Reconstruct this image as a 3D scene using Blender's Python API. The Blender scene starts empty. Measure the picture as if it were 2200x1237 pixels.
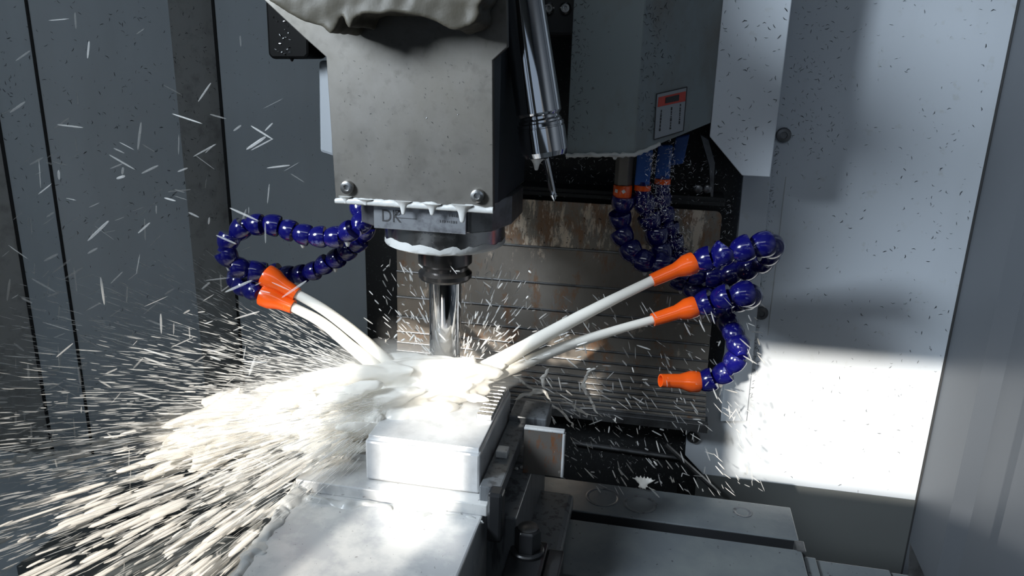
import bpy, bmesh, math, random
from math import sin, cos, pi, radians, sqrt
from mathutils import Vector as V, Matrix, noise

SC = bpy.context.scene
COL = SC.collection
RND = random.Random(7)

# ------------------------------------------------------------------ camera
FPX = 1660.0
YAW, PITCH, ROLL = radians(10.8), radians(17.0), radians(1.6)
CAM = V((0.236, -0.825, 0.550))
FW = V((-sin(YAW) * cos(PITCH), cos(YAW) * cos(PITCH), -sin(PITCH)))
_r0 = V((cos(YAW), sin(YAW), 0))
_u0 = _r0.cross(FW)
RT = _r0 * cos(ROLL) + _u0 * sin(ROLL)
UP = _u0 * cos(ROLL) - _r0 * sin(ROLL)
cd = bpy.data.cameras.new('camera')
cam = bpy.data.objects.new('camera', cd)
COL.objects.link(cam)
cd.sensor_width = 36.0
cd.lens = 36.0 * FPX / 2200.0
cd.clip_start = 0.02
cd.clip_end = 50
m = Matrix((RT, UP, -FW)).transposed().to_4x4()
m.translation = CAM
cam.matrix_world = m
SC.camera = cam

# ------------------------------------------------------------------ world, sun, lamps, exposure
SUN_DIR = V((0.22, 1.0, -0.40)).normalized()
w = bpy.data.worlds.new('world')
SC.world = w
w.use_nodes = True
w.node_tree.nodes['Background'].inputs['Color'].default_value = (0.62, 0.78, 1.0, 1)
w.node_tree.nodes['Background'].inputs['Strength'].default_value = 0.5


def light(name, kind, loc, target=None, direction=None, **kw):
    ld = bpy.data.lights.new(name, kind)
    for k, v in kw.items():
        setattr(ld, k, v)
    o = bpy.data.objects.new(name, ld)
    COL.objects.link(o)
    o.location = loc
    d = direction if direction is not None else (V(target) - V(loc))
    o.rotation_euler = V(d).to_track_quat('-Z', 'Y').to_euler()
    return o


light('sun', 'SUN', (-0.4, -2.0, 1.4), direction=SUN_DIR, energy=7.2, angle=radians(1.3), color=(1.0, 0.93, 0.83))
# spot lamp in the front left corner; unseen fill bar added under the ceiling
light('work_lamp', 'SPOT', (-0.62, -0.74, 0.86), target=(0.72, 0.32, 0.17), energy=105.0, color=(0.80, 0.90, 1.0),
      spot_size=radians(58), spot_blend=0.85, shadow_soft_size=0.14)
light('fill_bar', 'AREA', (0.05, -0.78, 1.02), target=(-0.02, 0.1, 0.25), energy=1.7, color=(0.84, 0.92, 1.0),
      shape='RECTANGLE', size=1.1, size_y=0.10)
SC.view_settings.view_transform = 'Standard'
SC.view_settings.look = 'None'
SC.view_settings.exposure = 0.0
SC.view_settings.gamma = 1.0
SC.view_settings.use_curve_mapping = False
try:
    SC.cycles.max_bounces = 10
    SC.cycles.volume_bounces = 4
    SC.cycles.transparent_max_bounces = 24
    SC.cycles.sample_clamp_indirect = 4.0
except Exception:
    pass


# ------------------------------------------------------------------ helpers
def ray(px, py):
    return FW + RT * ((px - 1100) / FPX) - UP * ((py - 618.5) / FPX)


def P(px, py, X=None, Y=None, Z=None, D=None):
    """the point of the place that the photograph shows at a pixel, on a known plane"""
    d = ray(px, py)
    if D is not None:
        t = D
    elif X is not None:
        t = (X - CAM.x) / d.x
    elif Y is not None:
        t = (Y - CAM.y) / d.y
    else:
        t = (Z - CAM.z) / d.z
    return CAM + d * t


def PN(px, py, p0, n):
    d = ray(px, py)
    return CAM + d * ((p0 - CAM).dot(n) / d.dot(n))


class MB:
    def __init__(self):
        self.v, self.f = [], []

    def add(self, vs, fs):
        b = len(self.v)
        self.v += [tuple(x) for x in vs]
        self.f += [tuple(i + b for i in f) for f in fs]
        return self

    def box(self, x0, x1, y0, y1, z0, z1):
        vs = [(x, y, z) for x in (x0, x1) for y in (y0, y1) for z in (z0, z1)]
        return self.add(vs, [(0, 1, 3, 2), (4, 6, 7, 5), (0, 4, 5, 1), (2, 3, 7, 6), (0, 2, 6, 4), (1, 5, 7, 3)])

    def prism(self, pts, vec):
        """flat polygon pts (3d) swept by vec"""
        n = len(pts)
        vec = V(vec)
        a = [V(p) for p in pts]
        nrm = V((0, 0, 0))
        for i in range(n):
            nrm += a[i].cross(a[(i + 1) % n])
        if nrm.dot(vec) > 0:
            a = a[::-1]
        b = [p + vec for p in a]
        fs = [tuple(range(n)), tuple(range(2 * n - 1, n - 1, -1))]
        fs += [(i, i + n, (i + 1) % n + n, (i + 1) % n) for i in range(n)]
        return self.add(a + b, fs)

    def lathe(self, prof, seg=32, o=(0, 0, 0), axis=(0, 0, 1), cap=True, warp=None):
        """prof: (radius, height) list along axis"""
        q = V((0, 0, 1)).rotation_difference(V(axis).normalized())
        o = V(o)
        vs, fs = [], []
        for r, h in prof:
            for k in range(seg):
                a = 2 * pi * k / seg
                p = V((r * cos(a), r * sin(a), h))
                if warp:
                    p = warp(p, a, r, h)
                vs.append(o + q @ p)
        for i in range(len(prof) - 1):
            for k in range(seg):
                k2 = (k + 1) % seg
                fs.append((i * seg + k, i * seg + k2, (i + 1) * seg + k2, (i + 1) * seg + k))
        if cap:
            fs.append(tuple(range(seg - 1, -1, -1)))
            fs.append(tuple((len(prof) - 1) * seg + k for k in range(seg)))
        return self.add(vs, fs)

    def tube(self, pts, rad, seg=12, cap=True):
        pts = [V(p) for p in pts]
        n = len(pts)
        rs = rad if isinstance(rad, (list, tuple)) else [rad] * n
        vs, fs = [], []
        ref = None
        for i, p in enumerate(pts):
            t = (pts[min(i + 1, n - 1)] - pts[max(i - 1, 0)]).normalized()
            if ref is None:
                ref = t.orthogonal().normalized()
            ref = (ref - t * ref.dot(t)).normalized()
            b = t.cross(ref)
            for k in range(seg):
                a = 2 * pi * k / seg
                vs.append(p + (ref * cos(a) + b * sin(a)) * rs[i])
        for i in range(n - 1):
            for k in range(seg):
                k2 = (k + 1) % seg
                fs.append((i * seg + k, i * seg + k2, (i + 1) * seg + k2, (i + 1) * seg + k))
        if cap:
            fs.append(tuple(range(seg - 1, -1, -1)))
            fs.append(tuple((n - 1) * seg + k for k in range(seg)))
        return self.add(vs, fs)

    def mesh(self, name):
        me = bpy.data.meshes.new(name)
        me.from_pydata(self.v, [], self.f)
        me.update()
        return me

    def build(self, name, mat, parent=None, smooth=None, bevel=None, seg=2):
        me = self.mesh(name)
        me.materials.append(mat)
        if smooth is not None:
            for p in me.polygons:
                p.use_smooth = True
            me.set_sharp_from_angle(angle=radians(smooth))
        o = bpy.data.objects.new(name, me)
        COL.objects.link(o)
        if parent is not None:
            o.parent = parent
            o.matrix_parent_inverse = parent.matrix_basis.inverted()
        if bevel:
            md = o.modifiers.new('bevel', 'BEVEL')
            md.width = bevel
            md.segments = seg
            md.limit_method = 'ANGLE'
            md.angle_limit = radians(35)
        return o


def box(name, mat, b, parent=None, bevel=0.001):
    return MB().box(*b).build(name, mat, parent, bevel=bevel)


def thing(name, loc, label, cat, group=None):
    o = bpy.data.objects.new(name, None)
    COL.objects.link(o)
    o.location = loc
    o.empty_display_size = 0.02
    return tag(o, label, cat, group)


def tag(o, label, cat, group=None, kind=None):
    o['label'] = label
    o['category'] = cat
    if group:
        o['group'] = group
    if kind:
        o['kind'] = kind
    return o


def struct(o):
    o['kind'] = 'structure'
    return o


def attach(o, parent):
    o.parent = parent
    o.matrix_parent_inverse = parent.matrix_basis.inverted()
    return o


def copy_of(o, name=None, parent=None):
    c = o.copy()
    COL.objects.link(c)
    if parent is not None:
        c.parent = parent
    return c


def spline(pts, n=12):
    """catmull-rom through pts"""
    pts = [V(p) for p in pts]
    p = [pts[0] * 2 - pts[1]] + pts + [pts[-1] * 2 - pts[-2]]
    out = []
    for i in range(1, len(p) - 2):
        for k in range(n):
            t = k / n
            a, b, c, d = p[i - 1], p[i], p[i + 1], p[i + 2]
            out.append(0.5 * ((2 * b) + (c - a) * t + (2 * a - 5 * b + 4 * c - d) * t * t + (3 * b - a - 3 * c + d) * t ** 3))
    out.append(pts[-1])
    return out


# ------------------------------------------------------------------ materials
def mat(name, color, rough=0.5, metal=0.0, spec=0.5, coat=0.0):
    mt = bpy.data.materials.new(name)
    mt.use_nodes = True
    b = mt.node_tree.nodes['Principled BSDF']
    b.inputs['Base Color'].default_value = (*color, 1)
    b.inputs['Roughness'].default_value = rough
    b.inputs['Metallic'].default_value = metal
    b.inputs['Specular IOR Level'].default_value = spec
    b.inputs['Coat Weight'].default_value = coat
    b.inputs['Coat Roughness'].default_value = 0.08
    return mt


def N(mt, kind, **props):
    n = mt.node_tree.nodes.new(kind)
    for k, v in props.items():
        setattr(n, k, v)
    return n


def mask_noise(mt, scale, lo, hi, detail=6, stretch=(1, 1, 1), rough=0.6, vor=False):
    """0..1 mask from object-space noise"""
    L = mt.node_tree.links
    tc = N(mt, 'ShaderNodeNewGeometry')
    mp = N(mt, 'ShaderNodeMapping')
    mp.inputs['Scale'].default_value = stretch
    L.new(tc.outputs['Position'], mp.inputs['Vector'])
    if vor:
        nz = N(mt, 'ShaderNodeTexVoronoi')
        nz.inputs['Scale'].default_value = scale
        out = nz.outputs['Distance']
    else:
        nz = N(mt, 'ShaderNodeTexNoise')
        nz.inputs['Scale'].default_value = scale
        nz.inputs['Detail'].default_value = detail
        nz.inputs['Roughness'].default_value = rough
        out = nz.outputs['Fac']
    L.new(mp.outputs['Vector'], nz.inputs['Vector'])
    mr = N(mt, 'ShaderNodeMapRange')
    mr.inputs['From Min'].default_value = lo
    mr.inputs['From Max'].default_value = hi
    L.new(out, mr.inputs['Value'])
    return mr.outputs['Result']


def layer(mt, mask, color, socket='Base Color', amount=1.0):
    """mix color over what feeds the socket, by the mask"""
    L = mt.node_tree.links
    b = mt.node_tree.nodes['Principled BSDF']
    inp = b.inputs[socket]
    isc = socket == 'Base Color'
    mx = N(mt, 'ShaderNodeMix', data_type='RGBA' if isc else 'FLOAT')
    ia, ib, out = (6, 7, 2) if isc else (2, 3, 0)
    if inp.is_linked:
        L.new(inp.links[0].from_socket, mx.inputs[ia])
    else:
        mx.inputs[ia].default_value = inp.default_value
    mx.inputs[ib].default_value = (*color, 1) if isc else color
    if amount < 1.0:
        mu = N(mt, 'ShaderNodeMath', operation='MULTIPLY')
        mu.inputs[1].default_value = amount
        L.new(mask, mu.inputs[0])
        mask = mu.outputs[0]
    L.new(mask, mx.inputs[0])
    L.new(mx.outputs[out], inp)
    return mt


def bump(mt, scale, strength, dist=0.002, stretch=(1, 1, 1), detail=4):
    L = mt.node_tree.links
    src = mask_noise(mt, scale, 0.0, 1.0, detail, stretch)
    bp = N(mt, 'ShaderNodeBump')
    bp.inputs['Strength'].default_value = strength
    bp.inputs['Distance'].default_value = dist
    L.new(src, bp.inputs['Height'])
    L.new(bp.outputs['Normal'], mt.node_tree.nodes['Principled BSDF'].inputs['Normal'])
    return mt


M = {}
# painted sheet metal of the enclosure
t = M['paint'] = mat('grey_paint', (0.50, 0.54, 0.585), 0.42)
layer(t, mask_noise(t, 5, 0.45, 0.75, 5, (1, 1, 0.35)), (0.42, 0.455, 0.48), amount=0.7)
layer(t, mask_noise(t, 60, 0.62, 0.72, 4), (0.40, 0.42, 0.41), amount=0.45)
t = M['paint_left'] = mat('grey_blue_paint', (0.60, 0.67, 0.72), 0.45)
layer(t, mask_noise(t, 6, 0.42, 0.75, 5, (1, 1, 0.3)), (0.49, 0.54, 0.57), amount=0.8)
t = M['paint_strip'] = mat('weathered_paint', (0.40, 0.41, 0.40), 0.5)
layer(t, mask_noise(t, 40, 0.5, 0.7, 5), (0.25, 0.25, 0.24), amount=0.8)
t = M['paint_dirty'] = mat('dirty_cover_paint', (0.165, 0.195, 0.205), 0.45)
layer(t, mask_noise(t, 14, 0.45, 0.7, 6, (1, 1, 0.6)), (0.125, 0.118, 0.102), amount=0.9)
layer(t, mask_noise(t, 120, 0.66, 0.72, 4), (0.06, 0.06, 0.06), amount=0.8)
M['shade_right'] = mat('shaded_wall_paint', (0.085, 0.094, 0.106), 0.45)  # shade on the right wall put into its colour
M['shade_grey'] = mat('painted_shade_grey', (0.105, 0.112, 0.110), 0.45)  # table's shadow put into the colour; also darkens the front wall
M['seam'] = mat('dark_seam', (0.015, 0.016, 0.017), 0.7)
M['black'] = mat('black_paint', (0.012, 0.013, 0.015), 0.55)
t = M['black_grime'] = mat('black_grime', (0.010, 0.011, 0.012), 0.6)
layer(t, mask_noise(t, 260, 0.60, 0.68, 5), (0.10, 0.11, 0.11), amount=0.6)
M['black_block'] = mat('black_plastic', (0.003, 0.003, 0.003), 0.5, 0, 0.06)
t = M['steel'] = mat('brushed_steel_plate', (0.125, 0.119, 0.110), 0.46, 0.75)
layer(t, mask_noise(t, 11, 0.40, 0.66, 8, (1, 1, 0.6), 0.7), (0.105, 0.098, 0.085), amount=0.8)
layer(t, mask_noise(t, 90, 0.55, 0.72, 6), (0.06, 0.055, 0.048), amount=0.35)
layer(t, mask_noise(t, 30, 0.35, 0.65, 6), 0.62, 'Roughness')
bump(t, 700, 0.08, 0.0006, (6, 1, 1))
t = M['steel_dark'] = mat('dark_wet_steel', (0.20, 0.205, 0.21), 0.32, 0.8)
layer(t, mask_noise(t, 40, 0.45, 0.65, 6), (0.10, 0.10, 0.10), amount=0.8)
t = M['nameplate'] = mat('nameplate_steel', (0.36, 0.375, 0.40), 0.34, 0.8)
layer(t, mask_noise(t, 60, 0.48, 0.62, 8), (0.20, 0.205, 0.22), amount=0.9)
t = M['chrome'] = mat('polished_steel', (0.55, 0.55, 0.56), 0.07, 1.0)
t = M['chrome_rough'] = mat('ground_steel', (0.50, 0.495, 0.485), 0.22, 1.0)
layer(t, mask_noise(t, 50, 0.45, 0.65, 4), 0.32, 'Roughness')
M['flange'] = mat('oxide_steel', (0.17, 0.16, 0.155), 0.25, 0.95)
t = M['head_paint'] = mat('dark_blue_grey_paint', (0.030, 0.036, 0.043), 0.35)
t = M['rust'] = mat('rusty_steel', (0.27, 0.245, 0.215), 0.40, 0.45)
layer(t, mask_noise(t, 9, 0.40, 0.70, 7, (1, 1, 0.6)), (0.17, 0.145, 0.12), amount=0.9)
layer(t, mask_noise(t, 30, 0.54, 0.63, 9, (1, 1, 0.45), 0.75), (0.26, 0.135, 0.07), amount=0.8)
layer(t, mask_noise(t, 45, 0.60, 0.66, 9, (1, 1, 0.5), 0.75), (0.60, 0.50, 0.40), amount=0.8)
bump(t, 90, 0.3, 0.001, (1, 1, 0.5), 8)
t = M['rust_top'] = mat('flaking_rusty_steel', (0.26, 0.235, 0.20), 0.42, 0.4)
layer(t, mask_noise(t, 34, 0.46, 0.56, 9, (1, 1, 0.35), 0.75), (0.27, 0.145, 0.075), amount=0.85)
layer(t, mask_noise(t, 40, 0.505, 0.56, 9, (1, 1, 0.32), 0.75), (0.80, 0.69, 0.55), amount=0.85)
layer(t, mask_noise(t, 150, 0.62, 0.66, 5), (0.05, 0.03, 0.02), amount=0.9)
t = M['stop_rust'] = mat('rust_streaked_steel', (0.17, 0.155, 0.14), 0.35, 0.5)
layer(t, mask_noise(t, 75, 0.52, 0.62, 8, (1, 1, 0.3), 0.75), (0.26, 0.10, 0.035), amount=0.9)
layer(t, mask_noise(t, 110, 0.63, 0.66, 7, (1, 1, 0.3), 0.7), (0.55, 0.52, 0.47), amount=0.8)
# machined aluminium and wet vise steel
t = M['alu'] = mat('wet_aluminium', (0.62, 0.625, 0.63), 0.28, 0.4)
layer(t, mask_noise(t, 50, 0.45, 0.65, 6), (0.46, 0.465, 0.47), amount=0.6)
t = M['vise'] = mat('wet_vise_steel', (0.42, 0.43, 0.44), 0.25, 0.15)
layer(t, mask_noise(t, 14, 0.44, 0.56, 6), (0.60, 0.60, 0.585), amount=0.85)
layer(t, mask_noise(t, 240, 0.68, 0.72, 3), (0.12, 0.11, 0.10), amount=0.7)
t = M['table'] = mat('wet_table_iron', (0.110, 0.124, 0.135), 0.26, 0.1)
layer(t, mask_noise(t, 9, 0.42, 0.68, 6), (0.165, 0.182, 0.182), amount=0.8)
layer(t, mask_noise(t, 130, 0.67, 0.71, 3), (0.03, 0.03, 0.035), amount=0.8)
bump(t, 60, 0.12, 0.002)
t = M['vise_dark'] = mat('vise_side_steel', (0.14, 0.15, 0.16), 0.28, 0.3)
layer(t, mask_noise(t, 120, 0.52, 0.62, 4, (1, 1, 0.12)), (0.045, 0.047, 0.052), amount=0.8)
M['clamp'] = mat('black_oxide_clamp', (0.022, 0.023, 0.025), 0.32, 0.3)
M['nut_face'] = mat('worn_nut_face', (0.11, 0.11, 0.11), 0.3, 0.8)
# hoses
t = M['blue'] = mat('blue_hose_plastic', (0.004, 0.004, 0.085), 0.16, 0, 0.5, 0.6)
layer(t, mask_noise(t, 95, 0.60, 0.66, 5), (0.16, 0.18, 0.36), amount=0.4)
M['blue_handle'] = mat('blue_valve_plastic', (0.016, 0.085, 0.33), 0.35)
t = M['orange'] = mat('orange_nozzle_plastic', (0.86, 0.105, 0.008), 0.25, 0, 0.5, 0.4)
layer(t, mask_noise(t, 110, 0.64, 0.70, 5), (0.88, 0.55, 0.40), amount=0.4)
M['fitting'] = mat('grey_brown_fitting', (0.19, 0.175, 0.15), 0.4, 0.3)
M['white'] = mat('white_mark', (0.75, 0.73, 0.68), 0.5)
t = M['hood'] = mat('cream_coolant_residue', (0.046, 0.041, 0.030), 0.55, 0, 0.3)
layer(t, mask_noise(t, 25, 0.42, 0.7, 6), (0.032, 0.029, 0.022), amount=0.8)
bump(t, 40, 0.25, 0.003)
t = M['foam'] = mat('coolant_foam', (0.44, 0.445, 0.435), 0.3)
bump(t, 220, 0.35, 0.001)
M['label_grey'] = mat('label_grey', (0.25, 0.27, 0.29), 0.45)
M['label_red'] = mat('label_red', (0.42, 0.045, 0.03), 0.45)
M['ink'] = mat('black_ink', (0.02, 0.02, 0.022), 0.6)
M['swarf'] = mat('bright_swarf', (0.92, 0.93, 0.95), 0.28, 0.55)
M['chip'] = mat('dark_chip', (0.035, 0.038, 0.04), 0.35, 0.5)
M['lens'] = mat('lamp_housing', (0.3, 0.3, 0.3), 0.5)


def liquid(name, col, transl=0.35, alpha=1.0):
    mt = bpy.data.materials.new(name)
    mt.use_nodes = True
    nt = mt.node_tree
    nt.nodes.clear()
    out = nt.nodes.new('ShaderNodeOutputMaterial')
    b = nt.nodes.new('ShaderNodeBsdfPrincipled')
    b.inputs['Base Color'].default_value = (*col, 1)
    b.inputs['Roughness'].default_value = 0.3
    tr = nt.nodes.new('ShaderNodeBsdfTranslucent')
    tr.inputs['Color'].default_value = (*col, 1)
    mx = nt.nodes.new('ShaderNodeMixShader')
    mx.inputs[0].default_value = transl
    nt.links.new(b.outputs[0], mx.inputs[1])
    nt.links.new(tr.outputs[0], mx.inputs[2])
    last = mx.outputs[0]
    if alpha < 1:
        tp = nt.nodes.new('ShaderNodeBsdfTransparent')
        m2 = nt.nodes.new('ShaderNodeMixShader')
        m2.inputs[0].default_value = alpha
        nt.links.new(tp.outputs[0], m2.inputs[1])
        nt.links.new(last, m2.inputs[2])
        last = m2.outputs[0]
    nt.links.new(last, out.inputs['Surface'])
    return mt


M['jet'] = liquid('milky_coolant', (0.90, 0.87, 0.80), 0.3)
M['splash'] = liquid('white_coolant_splash', (0.92, 0.90, 0.85), 0.4, 0.85)
M['drop'] = liquid('coolant_drop', (0.92, 0.90, 0.86), 0.35, 0.75)
M['drop_drift'] = liquid('drifting_coolant_drop', (0.90, 0.90, 0.88), 0.35, 0.20)
M['drop_fine'] = liquid('fine_coolant_drop', (0.90, 0.90, 0.88), 0.35, 0.30)

# ------------------------------------------------------------------ the enclosure
ZT, ZB = 1.05, -0.45


def wall_sheet(name, plan, mats, z0=ZB, z1=ZT, thick=0.006, parent=None):
    """folded sheet: one upright panel for each stretch of the plan line (viewer's side to the left of travel is the back)"""
    first = parent
    objs = []
    for (a, b), mt in zip(zip(plan[:-1], plan[1:]), mats):
        a, b = V((*a, 0)), V((*b, 0))
        d = (b - a).normalized()
        nrm = V((-d.y, d.x, 0)) * thick
        pts = [a + V((0, 0, z0)), b + V((0, 0, z0)), b + V((0, 0, z1)), a + V((0, 0, z1))]
        mb = MB().prism(pts, nrm)
        if first is None:
            o = first = struct(mb.build(name, M[mt]))
        else:
            o = mb.build('wall_panel', M[mt], first)
        objs.append(o)
    return first


# back of the left half, folded in towards the left side (travel left to right, sheet thickness away from the room)
pl = [(-0.95, -1.0), (-0.80, -0.10), (-0.712, 0.148), (-0.640, 0.152), (-0.535, 0.316), (-0.505, 0.388)]
wl = wall_sheet('wall_left', pl, ['paint_left', 'paint_strip', 'paint_left', 'paint_left', 'paint_strip'])
wb = wall_sheet('wall_back', [(-0.505, 0.388), (-0.497, 0.38), (-0.232, 0.38)], ['paint_left', 'paint_left'])
# dark open joints between the sheets
for (x, y, nx, ny, ww) in [(-0.497, 0.3795, 0, -1, 0.0028), (-0.640, 0.1515, 0.6, -0.8, 0.0022), (-0.712, 0.1475, 0.6, -0.8, 0.003)]:
    par = wb if x > -0.5 else wl
    mb = MB().lathe([(ww, ZB + 0.02), (ww, ZT - 0.02)], 8, (x, y, 0))
    mb.build('joint', M['seam'], par)

# back of the right half: one big light panel with a cut-out beside the column
YR = 0.32
pts = [P(1598, 380, Y=YR), P(1571, 600, Y=YR), P(1556, 760, Y=YR), P(1545, 805, Y=YR), P(1477, 895, Y=YR), P(1472, 977, Y=YR),
       P(1536, 1046, Y=YR)]
poly = [V((0.352, YR, ZT))] + pts + [V((0.362, YR, ZB)), V((0.660, YR, ZB)), V((0.660, YR, ZT))]
wr = struct(MB().prism(poly, (0, 0.006, 0)).build('wall_back_right', M['paint']))
SHADE_Z = -0.092
MB().prism([V((0.33, YR - 0.0015, SHADE_Z)), V((0.66, YR - 0.0015, SHADE_Z)), V((0.66, YR - 0.0015, ZB)), V((0.33, YR - 0.0015, ZB))], (0, 0.0014, 0)).build('painted_shade_panel', M['shade_grey'], wr)  # table's cast shadow below the sun patch, painted as a dark sheet
# raised edge strip with screws
sp = [P(1600, 340, Y=0.312), P(1660, 340, Y=0.312), P(1604, 905, Y=0.312), P(1548, 905, Y=0.312)]
MB().prism(sp, (0, 0.008, 0)).build('edge_strip', M['paint'], wr, bevel=0.001)
sp2 = [P(1688, 380, Y=0.3190), P(1689.2, 380, Y=0.3190), P(1650.2, 720, Y=0.3190), P(1649, 720, Y=0.3190)]
MB().prism(sp2, (0, 0.001, 0)).build('joint', M['paint_strip'], wr)
for (px, py) in [(1683, 290), (1635, 672), (1490, 938)]:
    c = P(px, py, Y=0.318)
    mb = MB().lathe([(0.0105, 0), (0.0105, 0.002), (0.009, 0.0045), (0.005, 0.005), (0.0045, 0.003), (0.001, 0.003)], 20, c, (0, -1, 0))
    mb.build('screw', M['steel_dark'], wr, smooth=30)
# right wall with a stepped fold
pr_ = [(0.660, 0.326), (0.660, 0.200), (0.672, 0.165), (0.672, 0.078), (0.664, 0.070), (0.664, -1.0)]
wrr = wall_sheet('wall_right', pr_, ['shade_right', 'shade_right', 'shade_right', 'seam', 'shade_right'])
MB().lathe([(0.0022, ZB + 0.05), (0.0022, ZT - 0.02)], 8, (0.6595, 0.3195, 0)).build('joint', M['seam'], wrr)
struct(MB().box(-0.96, 0.68, -1.02, 0.40, ZB - 0.02, ZB).build('floor', M['black_grime']))
struct(MB().box(-0.96, 0.68, -1.02, 0.40, ZT, ZT + 0.02).build('ceiling', M['paint_left']))
# unseen enclosure front; openings and leaves are shaped to mask the sun
YF = -1.0
f = MB()
WZ0, WZ1 = 0.20, 0.65
for b in [(-0.96, -0.50, YF - 0.02, YF, ZB, ZT),               # added left leaf, shades the left walls
          (-0.50, -0.125, YF - 0.02, YF, ZB, WZ0), (-0.50, -0.125, YF - 0.02, YF, WZ1, ZT),
          (-0.274, -0.216, YF - 0.02, YF, WZ0, WZ1),           # window bar
          (-0.125, 0.085, YF - 0.02, YF, ZB, ZT),              # added leaf, blocks the sun between the openings
          (0.085, 0.68, YF - 0.02, YF, ZB, 0.438), (0.085, 0.68, YF - 0.02, YF, 0.665, ZT)]:
    f.box(*b)
struct(f.build('wall_front_mask', M['shade_grey']))  # dark grey keeps the chrome's reflections dark

# ------------------------------------------------------------------ machine column and black base behind the covers
col = thing('machine_column', (0.08, 0.36, ZB), 'black column and base of the machine behind the rusty cover', 'machine column')
box('column_body', M['black_grime'], (-0.232, 0.352, 0.334, 0.40, ZB, 0.95), col)
box('base_ledge', M['black_grime'], (-0.23, 0.30, 0.26, 0.33, ZB, -0.115), col)
b_ = P(1230, 950, Y=0.325), P(1470, 985, Y=0.325)
MB().tube([b_[0], b_[1]], 0.004, 8).build('base_rail', M['steel_dark'], col)
b_ = P(1430, 955, Y=0.30), P(1545, 1060, Y=0.30)
MB().tube([b_[0], b_[1]], 0.004, 8).build('base_rail', M['steel_dark'], col)
# shelf with bolts above the cover
box('shelf', M['black_grime'], (0.0, 0.325, 0.285, 0.334, 0.352, 0.362), col)
box('shelf_lip', M['black_grime'], (0.03, 0.325, 0.282, 0.286, 0.350, 0.356), col)
for px in (1500, 1520):
    c = P(px, 405, Y=0.283)
    MB().lathe([(0.006, 0), (0.006, 0.004), (0.004, 0.0055)], 12, c, (0, -1, 0)).build('bolt', M['steel_dark'], col, smooth=40)
q = [P(1505, 290, Y=0.29), P(1522, 300, Y=0.29), P(1536, 350, Y=0.29), P(1532, 425, Y=0.29), P(1527, 425, Y=0.29), P(1524, 355, Y=0.29)]
MB().prism(q, (0, 0.03, 0)).build('bracket', M['steel_dark'], col)

# ------------------------------------------------------------------ telescopic way cover
cov = thing('way_cover', (0.08, 0.30, 0.02), 'rusty telescopic way cover of overlapping steel plates behind the milling tool', 'way cover')
zs = [0.340, 0.268, 0.212, 0.170, 0.137, 0.112, 0.094, 0.080, 0.068, 0.058, 0.049, 0.041, 0.033, 0.026, 0.019]
for i in range(len(zs) - 1):
    y0 = 0.300 - 0.0012 * i
    x0, x1 = -0.165, 0.324 + 0.0005 * i
    z1, z0 = zs[i], zs[i + 1]
    if i == 0:
        pp = [(x0, y0, z0), (x1, y0, z0)]
        for k in range(7):
            a = pi / 2 * k / 6
            pp.append((x1 - 0.010 + 0.010 * cos(a), y0, z1 - 0.010 + 0.010 * sin(a)))
        pp.append((x0, y0, z1))
        o = MB().prism(pp, (0, 0.003, 0)).build('cover_plate', M['rust_top'], cov, bevel=0.0006)
    else:
        o = MB().prism([(x0, y0, z0), (x1, y0, z0), (x1, y0, z1 + 0.002), (x0, y0, z1 + 0.002)], (0, 0.0032, 0)).build('cover_plate', M['rust'], cov, bevel=0.0006)
    # folded drip lip at the lower edge
    MB().box(x0, x1, y0 - 0.0035, y0 + 0.001, z0 - 0.0008, z0 + 0.0022).build('lip', M['steel_dark'], o, bevel=0.0007)
    bpy.data.objects[o.name].children[0].location = (0, 0, 0)
box('bottom_rail', M['steel_dark'], (-0.165, 0.335, 0.272, 0.302, 0.004, 0.018), cov)

# ------------------------------------------------------------------ machine table
tb = thing('machine_table', (0.0, -0.1, -0.16), 'wet grey slotted machine table under the vise', 'machine table')
TX0, TX1 = -0.42, 0.432
box('table_base', M['black'], (TX0, TX1, -0.42, 0.098, -0.16, -0.055), tb)  # black paints in the darkness at the bottom of the slots
for (y0, y1) in [(0.026, 0.098), (-0.100, 0.006), (-0.225, -0.120), (-0.42, -0.245)]:
    box('slot_rib', M['table'], (TX0, TX1, y0, y1, -0.0555, 0.0), tb, bevel=0.0012)
box('slot_end_stop', M['steel_dark'], (0.426, 0.437, 0.003, 0.024, -0.016, 0.001), tb)
for (px, py, r) in [(1295, 1068, 0.022), (1375, 1083, 0.021), (1595, 1100, 0.012)]:
    c = P(px, py, Z=0.0)
    mb = MB()
    mb.lathe([(r, -0.0005), (r, 0.0006), (r - 0.0015, 0.0009), (r - 0.003, 0.0004), (r - 0.004, 0.0001)], 32, c, cap=False)
    mb.build('ring_mark', M['vise_dark'], tb, smooth=50)
box('slot_shade', M['black'], (0.150, TX1 - 0.002, 0.0246, 0.0262, -0.054, -0.0015), tb, bevel=None)  # black strips paint the shade inside the slots
box('slot_shade', M['black'], (TX0 + 0.002, -0.11, -0.1215, -0.1198, -0.054, -0.0015), tb, bevel=None)
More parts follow.
